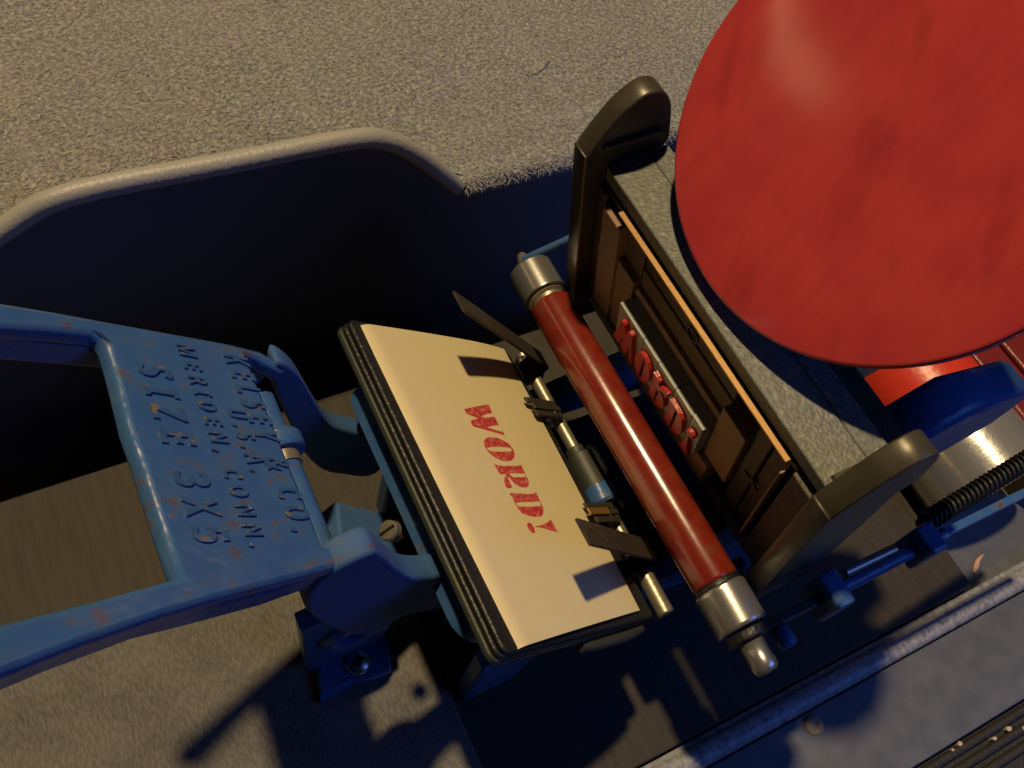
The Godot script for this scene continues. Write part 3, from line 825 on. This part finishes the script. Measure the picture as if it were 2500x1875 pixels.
func letters() -> Array:
	return [
		["W", [[PackedVector2Array([Vector2(-0.0298, 0.0001), Vector2(-0.0336, 0.0175), Vector2(-0.0293, 0.017), Vector2(-0.0285, 0.013), Vector2(-0.0276, 0.01), Vector2(-0.0269, 0.0082), Vector2(-0.0267, 0.0108), Vector2(-0.0272, 0.0146), Vector2(-0.0278, 0.0173), Vector2(-0.0236, 0.0172), Vector2(-0.0232, 0.0137), Vector2(-0.0226, 0.0107), Vector2(-0.0217, 0.0086), Vector2(-0.0217, 0.0107), Vector2(-0.0211, 0.0134), Vector2(-0.0206, 0.0161), Vector2(-0.0209, 0.0178), Vector2(-0.0188, 0.0174), Vector2(-0.0193, 0.0152), Vector2(-0.0198, 0.0119), Vector2(-0.0206, 0.0075), Vector2(-0.0213, 0.0032), Vector2(-0.0217, 0.0002), Vector2(-0.0224, -0.0002), Vector2(-0.0239, -0.0001), Vector2(-0.0247, 0.001), Vector2(-0.0259, 0.0058), Vector2(-0.0266, 0.0032), Vector2(-0.0272, 0.0007), Vector2(-0.0281, -0.0002)]), PackedVector2Array()]]],
		["O", [[PackedVector2Array([Vector2(-0.0146, 0.0012), Vector2(-0.016, 0.0028), Vector2(-0.0171, 0.005), Vector2(-0.0175, 0.0077), Vector2(-0.0174, 0.0114), Vector2(-0.0166, 0.0145), Vector2(-0.0149, 0.0171), Vector2(-0.0125, 0.0182), Vector2(-0.01, 0.0173), Vector2(-0.0084, 0.0155), Vector2(-0.0073, 0.0133), Vector2(-0.0068, 0.0105), Vector2(-0.007, 0.0069), Vector2(-0.008, 0.004), Vector2(-0.0098, 0.0017), Vector2(-0.0122, 0.0007)]), PackedVector2Array([Vector2(-0.0124, 0.0015), Vector2(-0.0129, 0.0045), Vector2(-0.0132, 0.0108), Vector2(-0.0132, 0.0158), Vector2(-0.0125, 0.0173), Vector2(-0.0115, 0.0158), Vector2(-0.0112, 0.0118), Vector2(-0.0109, 0.0055), Vector2(-0.0112, 0.0027), Vector2(-0.0117, 0.0018)])]]],
		["R", [[PackedVector2Array([Vector2(-0.0053, 0.0008), Vector2(-0.0048, 0.0035), Vector2(-0.0046, 0.007), Vector2(-0.005, 0.011), Vector2(-0.0049, 0.0147), Vector2(-0.0056, 0.018), Vector2(-0.0034, 0.0177), Vector2(-0.0012, 0.0176), Vector2(0.001, 0.0175), Vector2(0.0028, 0.0168), Vector2(0.004, 0.0152), Vector2(0.0046, 0.0128), Vector2(0.0044, 0.0102), Vector2(0.0034, 0.0078), Vector2(0.0018, 0.0066), Vector2(-0.0001, 0.0064), Vector2(0.0001, 0.0057), Vector2(0.002, 0.0049), Vector2(0.0045, 0.0048), Vector2(0.0048, 0.0031), Vector2(0.0049, 0.0009), Vector2(0.0043, 0.0008), Vector2(0.002, 0.0017), Vector2(0.0001, 0.0034), Vector2(-0.001, 0.0053), Vector2(-0.0011, 0.0015), Vector2(-0.003, 0.001)]), PackedVector2Array([Vector2(-0.0014, 0.0074), Vector2(-0.0016, 0.0116), Vector2(-0.0016, 0.0173), Vector2(-0.001, 0.0174), Vector2(-0.0001, 0.0164), Vector2(0.0001, 0.0122), Vector2(0.0002, 0.009), Vector2(-0.0005, 0.0076)])]]],
		["D", [[PackedVector2Array([Vector2(0.0068, 0.0013), Vector2(0.0071, 0.0044), Vector2(0.007, 0.0082), Vector2(0.0073, 0.0116), Vector2(0.0072, 0.0155), Vector2(0.0064, 0.0185), Vector2(0.0085, 0.0181), Vector2(0.0107, 0.018), Vector2(0.013, 0.0177), Vector2(0.0151, 0.0165), Vector2(0.0163, 0.0148), Vector2(0.0169, 0.0123), Vector2(0.0169, 0.0091), Vector2(0.0164, 0.0058), Vector2(0.0154, 0.003), Vector2(0.0135, 0.0017), Vector2(0.0115, 0.0014), Vector2(0.009, 0.0015)]), PackedVector2Array([Vector2(0.011, 0.0021), Vector2(0.0107, 0.0065), Vector2(0.0107, 0.0115), Vector2(0.0104, 0.0175), Vector2(0.0117, 0.0175), Vector2(0.0125, 0.0162), Vector2(0.0126, 0.012), Vector2(0.0126, 0.007), Vector2(0.0125, 0.0033), Vector2(0.0119, 0.0023)])]]],
		["!", [[PackedVector2Array([Vector2(0.0207, 0.0062), Vector2(0.0204, 0.0101), Vector2(0.0196, 0.0147), Vector2(0.0182, 0.0187), Vector2(0.0203, 0.0189), Vector2(0.0237, 0.0191), Vector2(0.0229, 0.0158), Vector2(0.0219, 0.0121), Vector2(0.0212, 0.0089), Vector2(0.021, 0.0059)]), PackedVector2Array()], [PackedVector2Array([Vector2(0.0194, 0.0026), Vector2(0.019, 0.0041), Vector2(0.0197, 0.0052), Vector2(0.0213, 0.0054), Vector2(0.0228, 0.0048), Vector2(0.0234, 0.0037), Vector2(0.0229, 0.0023), Vector2(0.0217, 0.0017), Vector2(0.0203, 0.0019)]), PackedVector2Array()]]],
	]

func forme() -> void:
	# chase: iron frame that holds the type
	var s := mb()
	box(s, BED, -0.0708, -0.0662, -0.05, 0.0276, -0.022, -0.0065)
	box(s, BED, 0.0535, 0.0638, -0.05, 0.0276, -0.022, -0.0065)
	box(s, BED, -0.066, 0.0533, -0.05, -0.0425, -0.022, -0.0065)
	box(s, BED, -0.066, 0.0533, 0.0249, 0.0276, -0.022, -0.0088)
	thing(s, "chase", M.dark_iron, "dark iron chase frame clamped in the bed around the type", "frame")
	# brass-coloured rule along the top of the forme
	s = mb()
	box(s, BED, -0.0565, 0.0495, 0.0279, 0.0288, -0.0085, -0.0062, 0.0002)
	thing(s, "brass_rule", M.brass, "long thin brass rule gleaming along the top of the forme", "rule")
	s = mb()
	box(s, BED, 0.0505, 0.0512, -0.036, 0.0246, -0.0063, -0.0045, 0.0002)
	thing(s, "reglet", M.wood_pink, "thin reddish rule upright at the end of the forme", "rule")
	# type: letters stand proud of their metal bodies, upside down and mirrored
	var ends := [-0.0405, -0.0225, -0.0115, 0.0007, 0.0125, 0.0195]
	var names := ["first metal type at the left end, a red-inked W", "metal type with a red-inked round O", "metal type with a red-inked R between O and D", "metal type with a red-inked D beside the exclamation mark", "last narrow metal type, a red-inked exclamation mark"]
	var i := 0
	for L in letters():
		s = mb()
		box(s, BED, ends[i] + 0.00015, ends[i + 1] - 0.00015, -0.0266, -0.0048 if i < 4 else -0.004, -0.0225, -0.0014, 0.0003)
		var o := thing(s, "type_sort", M.type_metal, names[i], "type", "metal type of the printed word")
		s = mb()
		for pr in L[1]:
			var q: PackedVector2Array = pr[0] if pr[1].is_empty() else keyed(pr[0], pr[1])
			var m := PackedVector2Array()
			for v in q:
				m.append(Vector2(v.x - 0.005, -0.0077 - v.y))
			prism(s, m, BED, -0.0015, 0.0008, 0.0)
		piece(s, "letter", M.type_ink, o)
		i += 1
	# wooden and metal furniture that fills the chase
	var blocks := [
		["wood_furniture", M.wood_pink, -0.0655, -0.0535, -0.0395, 0.0225, -0.0055, "pinkish wooden furniture block at the left end of the chase", "block"],
		["wood_furniture", M.wood_tan, -0.0532, -0.0412, -0.0395, 0.004, -0.0065, "tan wooden furniture block next to the letter W", "block"],
		["wood_furniture", M.wood_dark, -0.0532, -0.0412, 0.0042, 0.0246, -0.0095, "small dark wooden furniture block under the rule's end", "block"],
		["wood_furniture", M.wood_tan, -0.0408, 0.026, -0.042, -0.0269, -0.0035, "long tan wooden strip below the row of letters", "block"],
		["wood_furniture", M.wood_pink, -0.0408, 0.0197, -0.0038, 0.0008, -0.008, "long narrow wooden strip above the row of letters", "block"],
		["wood_furniture", M.wood_dark, -0.0408, 0.0197, 0.001, 0.0118, -0.0098, "wide dark wooden strip between narrow strip and metal bar", "block"],
		["metal_furniture", M.dark_iron, -0.0408, 0.0197, 0.012, 0.0246, -0.0105, "long dark metal bar with a round key hole below the rule", "block"],
		["wood_furniture", M.wood_tan, 0.02, 0.034, -0.0266, 0.0125, -0.0058, "striped wooden furniture block right of the exclamation mark", "block"],
		["quoin", M.dark_iron, 0.0345, 0.0417, -0.0395, 0.0246, -0.0085, "dark metal quoin half touching the striped wooden block", "quoin"],
		["quoin", M.dark_iron, 0.0421, 0.05, -0.0395, 0.0246, -0.0095, "dark metal quoin half touching the reddish upright rule", "quoin"],
	]
	for b in blocks:
		s = mb()
		box(s, BED, b[2], b[3], b[4], b[5], -0.0222, b[6], 0.0005)
		var o := thing(s, b[0], b[1], b[7], b[8])
		if b[0] == "metal_furniture":
			s = mb()
			lathe(s, [Vector2(0.0034, 0.0), Vector2(0.0036, 0.0004), Vector2(0.0026, 0.0004), Vector2(0.0024, -0.0001), Vector2(0.0, -0.0001)], Transform3D(BED.basis, BED * Vector3(-0.008, 0.0145, -0.0104)), 20)
			piece(s, "key_hole", M.black_iron, o)
	# cross-shaped key socket between the quoins
	s = mb()
	var cr := PackedVector2Array()
	for k in 16:
		var rr := 0.0042 if k % 4 == 0 else 0.0016
		cr.append(Vector2(0.0419 + rr * cos(TAU * k / 16.0), -0.008 + rr * sin(TAU * k / 16.0)))
	prism(s, cr, BED, -0.0085, -0.0078, 0.0)
	thing(s, "quoin_key_socket", M.black_iron, "black star-shaped key socket between the two quoins", "socket")

func card() -> void:
	# cream card with the printed word; a sheet curled over the platen's upper edge
	var corner := PackedVector2Array([Vector2(-0.0647, -0.0364), Vector2(-0.0688, 0.056), Vector2(0.0577, 0.0477), Vector2(0.0608, -0.0339)])   # (z, s): upper left, upper right, lower right, lower left
	var W := 1536
	var H := 1024
	var im := Image.create(W, H, false, Image.FORMAT_RGBA8)
	var paper := noise(81, 0.02, 4)
	var fine := noise(82, 0.2, 2)
	for y in H:
		for x in W:
			var v := 1.0 + 0.02 * paper.get_noise_2d(x, y) + 0.015 * fine.get_noise_2d(x * 3.0, y * 3.0)
			im.set_pixel(x, y, lin(0.72 * v, 0.62 * v, 0.36 * v))
	# uv: u along z from -0.072 to 0.064, v along s from -0.044 to 0.058
	var ink := noise(83, 0.035, 4)
	var ink2 := noise(84, 0.16, 3)
	var edge_n := noise(85, 0.12, 2)
	for L in letters():
		for pr in L[1]:
			var q: PackedVector2Array = pr[0]
			var hole: PackedVector2Array = pr[1]
			var lo := Vector2(INF, INF)
			var hi := -lo
			for v in q:
				lo = lo.min(v); hi = hi.max(v)
			var x0 := int((lo.x + 0.072) / 0.136 * W) - 2
			var x1 := int((hi.x + 0.072) / 0.136 * W) + 2
			var y0 := int((lo.y + 0.044) / 0.102 * H) - 2
			var y1 := int((hi.y + 0.044) / 0.102 * H) + 2
			for y in range(y0, y1):
				for x in range(x0, x1):
					var p := Vector2((x + 0.5) / W * 0.136 - 0.072, (y + 0.5) / H * 0.102 - 0.044)
					p += Vector2(edge_n.get_noise_2d(x, y), edge_n.get_noise_2d(x + 500, y)) * 0.00012
					if Geometry2D.is_point_in_polygon(p, q) and (hole.is_empty() or not Geometry2D.is_point_in_polygon(p, hole)):
						var k := clampf(0.5 + 0.9 * ink.get_noise_2d(x, y) + 0.6 * ink2.get_noise_2d(x, y), 0.0, 1.0)
						k = smoothstep(0.45, 0.95, k) * 0.4
						im.set_pixel(x, y, lin(lerpf(0.52, 0.7, k), lerpf(0.035, 0.5, k), lerpf(0.04, 0.36, k)))
	for sp in 14:   # a few specks of dirt
		var c := Vector2i(rng.randi_range(60, W - 60), rng.randi_range(60, H - 60))
		for dx in 3:
			for dy in 3:
				im.set_pixel(c.x + dx, c.y + dy, lin(0.4, 0.3, 0.17))
	var m := StandardMaterial3D.new()
	m.resource_name = "printed_paper"
	m.albedo_texture = tex(im)
	m.roughness = 0.42
	M["paper"] = m
	var s := SurfaceTool.new()
	s.begin(Mesh.PRIMITIVE_TRIANGLES)
	s.set_smooth_group(1)
	var nu := 40
	var nv := 40
	var grid: Array = []
	var uvs: Array = []
	for j in nv + 1:
		for i in nu + 1:
			var a := float(i) / nu        # along z
			var b := float(j) / nv        # along s, 0 at the curled edge
			var p := corner[0].lerp(corner[3], a).lerp(corner[1].lerp(corner[2], a), b)
			var hgt := 0.0
			var curl := maxf(0.0, 0.07 - b) / 0.07
			hgt -= 0.0034 * curl * curl
			hgt += 0.0006 * sin(PI * b) + 0.0004 * sin(3.0 * a)
			hgt -= 0.0012 * pow(maxf(0.0, b - 0.7) / 0.3, 2.0) * (1.0 - a)
			grid.append(Vector3(p.x, p.y, hgt))
			uvs.append(Vector2((p.x + 0.072) / 0.136, (p.y + 0.044) / 0.102))
	var put := func(i: int, j: int, under: bool) -> void:
		var k := j * (nu + 1) + i
		s.set_uv(uvs[k])
		s.add_vertex(PLATEN * (grid[k] - (Vector3(0, 0, 0.00035) if under else Vector3.ZERO)))
	for side in 2:
		s.set_smooth_group(1 + side)
		for j in nv:
			for i in nu:
				for c in ([[0, 0], [1, 1], [1, 0], [0, 0], [0, 1], [1, 1]] if side == 0 else [[0, 0], [1, 0], [1, 1], [0, 0], [1, 1], [0, 1]]):
					put.call(i + c[0], j + c[1], side == 1)
	s.set_smooth_group(-1)
	for k in nu:
		for e in [[0, 1], [nv, 0]]:
			var j: int = e[0]
			put.call(k, j, false); put.call(k + 1, j, true); put.call(k + 1, j, false)
			put.call(k, j, false); put.call(k, j, true); put.call(k + 1, j, true)
			put.call(j, k, false); put.call(j, k + 1, true); put.call(j, k + 1, false)
			put.call(j, k, false); put.call(j, k, true); put.call(j, k + 1, true)
	thing(s, "printed_card", m, "cream card on the platen with WORD! printed in red", "card")

func small_things() -> void:
	# tin of ink lying on its side behind the press
	var s := mb()
	var f := Transform3D(Basis(), Vector3(0.2075, 0.0243, 0.0))
	lathe(s, [Vector2(0.0, 0.066), Vector2(0.0315, 0.066), Vector2(0.033, 0.0672), Vector2(0.0335, 0.066), Vector2(0.0328, 0.0645), Vector2(0.0325, 0.0385), Vector2(0.0318, 0.038), Vector2(0.0318, 0.0372), Vector2(0.0325, 0.0367), Vector2(0.0325, 0.026)], f, 72)
	var tin := thing(s, "ink_tin", M.tin_metal, "shiny silver tin with red side lying behind the spring", "tin")
	s = mb()
	lathe(s, [Vector2(0.0325, 0.026), Vector2(0.0327, 0.0255), Vector2(0.0327, -0.02), Vector2(0.031, -0.022), Vector2(0.0, -0.022)], f, 72)
	piece(s, "painted_side", M.tin_red, tin)
	# dark red slatted box at the right edge
	var bx := root("red_crate", "dark red slatted crate at the right edge behind the tin", "crate")
	for k in 5:
		s = mb()
		box(s, FLAT, -0.16, 0.075, 0.2445 + 0.022 * k, 0.2652 + 0.022 * k, 0.028 + 0.0015 * (k % 2), 0.036 + 0.0015 * (k % 2), 0.0015)
		part(s, "slat", M.dark_red, bx)
	s = mb()
	box(s, FLAT, -0.16, 0.075, 0.246, 0.35, -0.0085, 0.0278, 0.001)
	part(s, "crate_body", M.wood_dark, bx)
	# dry leaf beside the board
	s = mb()
	var lf := PackedVector2Array([Vector2(0.0985, 0.193), Vector2(0.0972, 0.197), Vector2(0.0945, 0.2012), Vector2(0.0928, 0.2046), Vector2(0.0922, 0.2062), Vector2(0.092, 0.203), Vector2(0.0928, 0.199), Vector2(0.095, 0.1955), Vector2(0.0974, 0.1928)])
	prism(s, lf, FLAT, -0.0088, -0.0076, 0.0004)
	thing(s, "leaf", M.leaf_dry, "small dry pinkish leaf lying at the corner of the board", "leaf")
	# crumbs in the channel
	for c in [[0.1235, 0.1612, 0.0016, "pale crumb beside the grey panel's edge, upper of the close pair"], [0.118, 0.1618, 0.0012, "smaller pale crumb beside the grey panel's edge, lower of the close pair"], [0.141, 0.1665, 0.0014, "pale crumb in the rubber channel, middle of the row of crumbs"], [0.151, 0.1662, 0.0017, "largest pale crumb in the rubber channel, second from the right end"], [0.1585, 0.1695, 0.0012, "rightmost small crumb in the black rubber channel"]]:
		s = mb()
		var q := PackedVector2Array()
		for k in 7:
			var a := TAU * k / 7.0
			q.append(Vector2(c[1] + c[2] * rng.randf_range(0.6, 1.1) * cos(a), c[0] + c[2] * rng.randf_range(0.6, 1.1) * sin(a)))
		prism(s, q, FLAT, -0.007, -0.0045 + rng.randf_range(0.0, 0.001), 0.0005)
		thing(s, "crumb", M.crumb, c[3], "crumb", "crumbs in the rubber channel")
	# two pale threads on the carpet near the disc
	s = mb()
	tube(s, spline([Vector3(0.058, 0.0985, -0.213), Vector3(0.064, 0.1, -0.2125), Vector3(0.071, 0.0995, -0.2155), Vector3(0.076, 0.098, -0.219)], 6), 0.0003, 5)
	thing(s, "thread", M.crumb, "longer pale thread on the carpet beside the disc's edge", "thread")
	s = mb()
	tube(s, [Vector3(0.0665, 0.0975, -0.226), Vector3(0.071, 0.0995, -0.234)], 0.00025, 5)
	thing(s, "thread", M.crumb, "short straight thread above the longer one on the carpet", "thread")

# added glowing tube, out of view, placed to mirror as a pale band in the disc
func added_strip_lamp() -> void:
	var s := mb()
	var a := Vector3(-0.70, 0.72, -0.86)
	var b := Vector3(-0.90, 0.785, -0.60)
	tube(s, [a, a.lerp(b, 0.5), b], 0.024, 16)
	var m := StandardMaterial3D.new()
	m.resource_name = "added_lamp_glow"
	m.albedo_color = Color(0.9, 0.85, 0.75)
	m.emission_enabled = true
	m.emission = lin(1.0, 0.62, 0.3)
	m.emission_energy_multiplier = 3.2
	thing(s, "added_strip_lamp", m, "added strip lamp out of view, put in for the pale band mirrored in the red disc", "lamp")
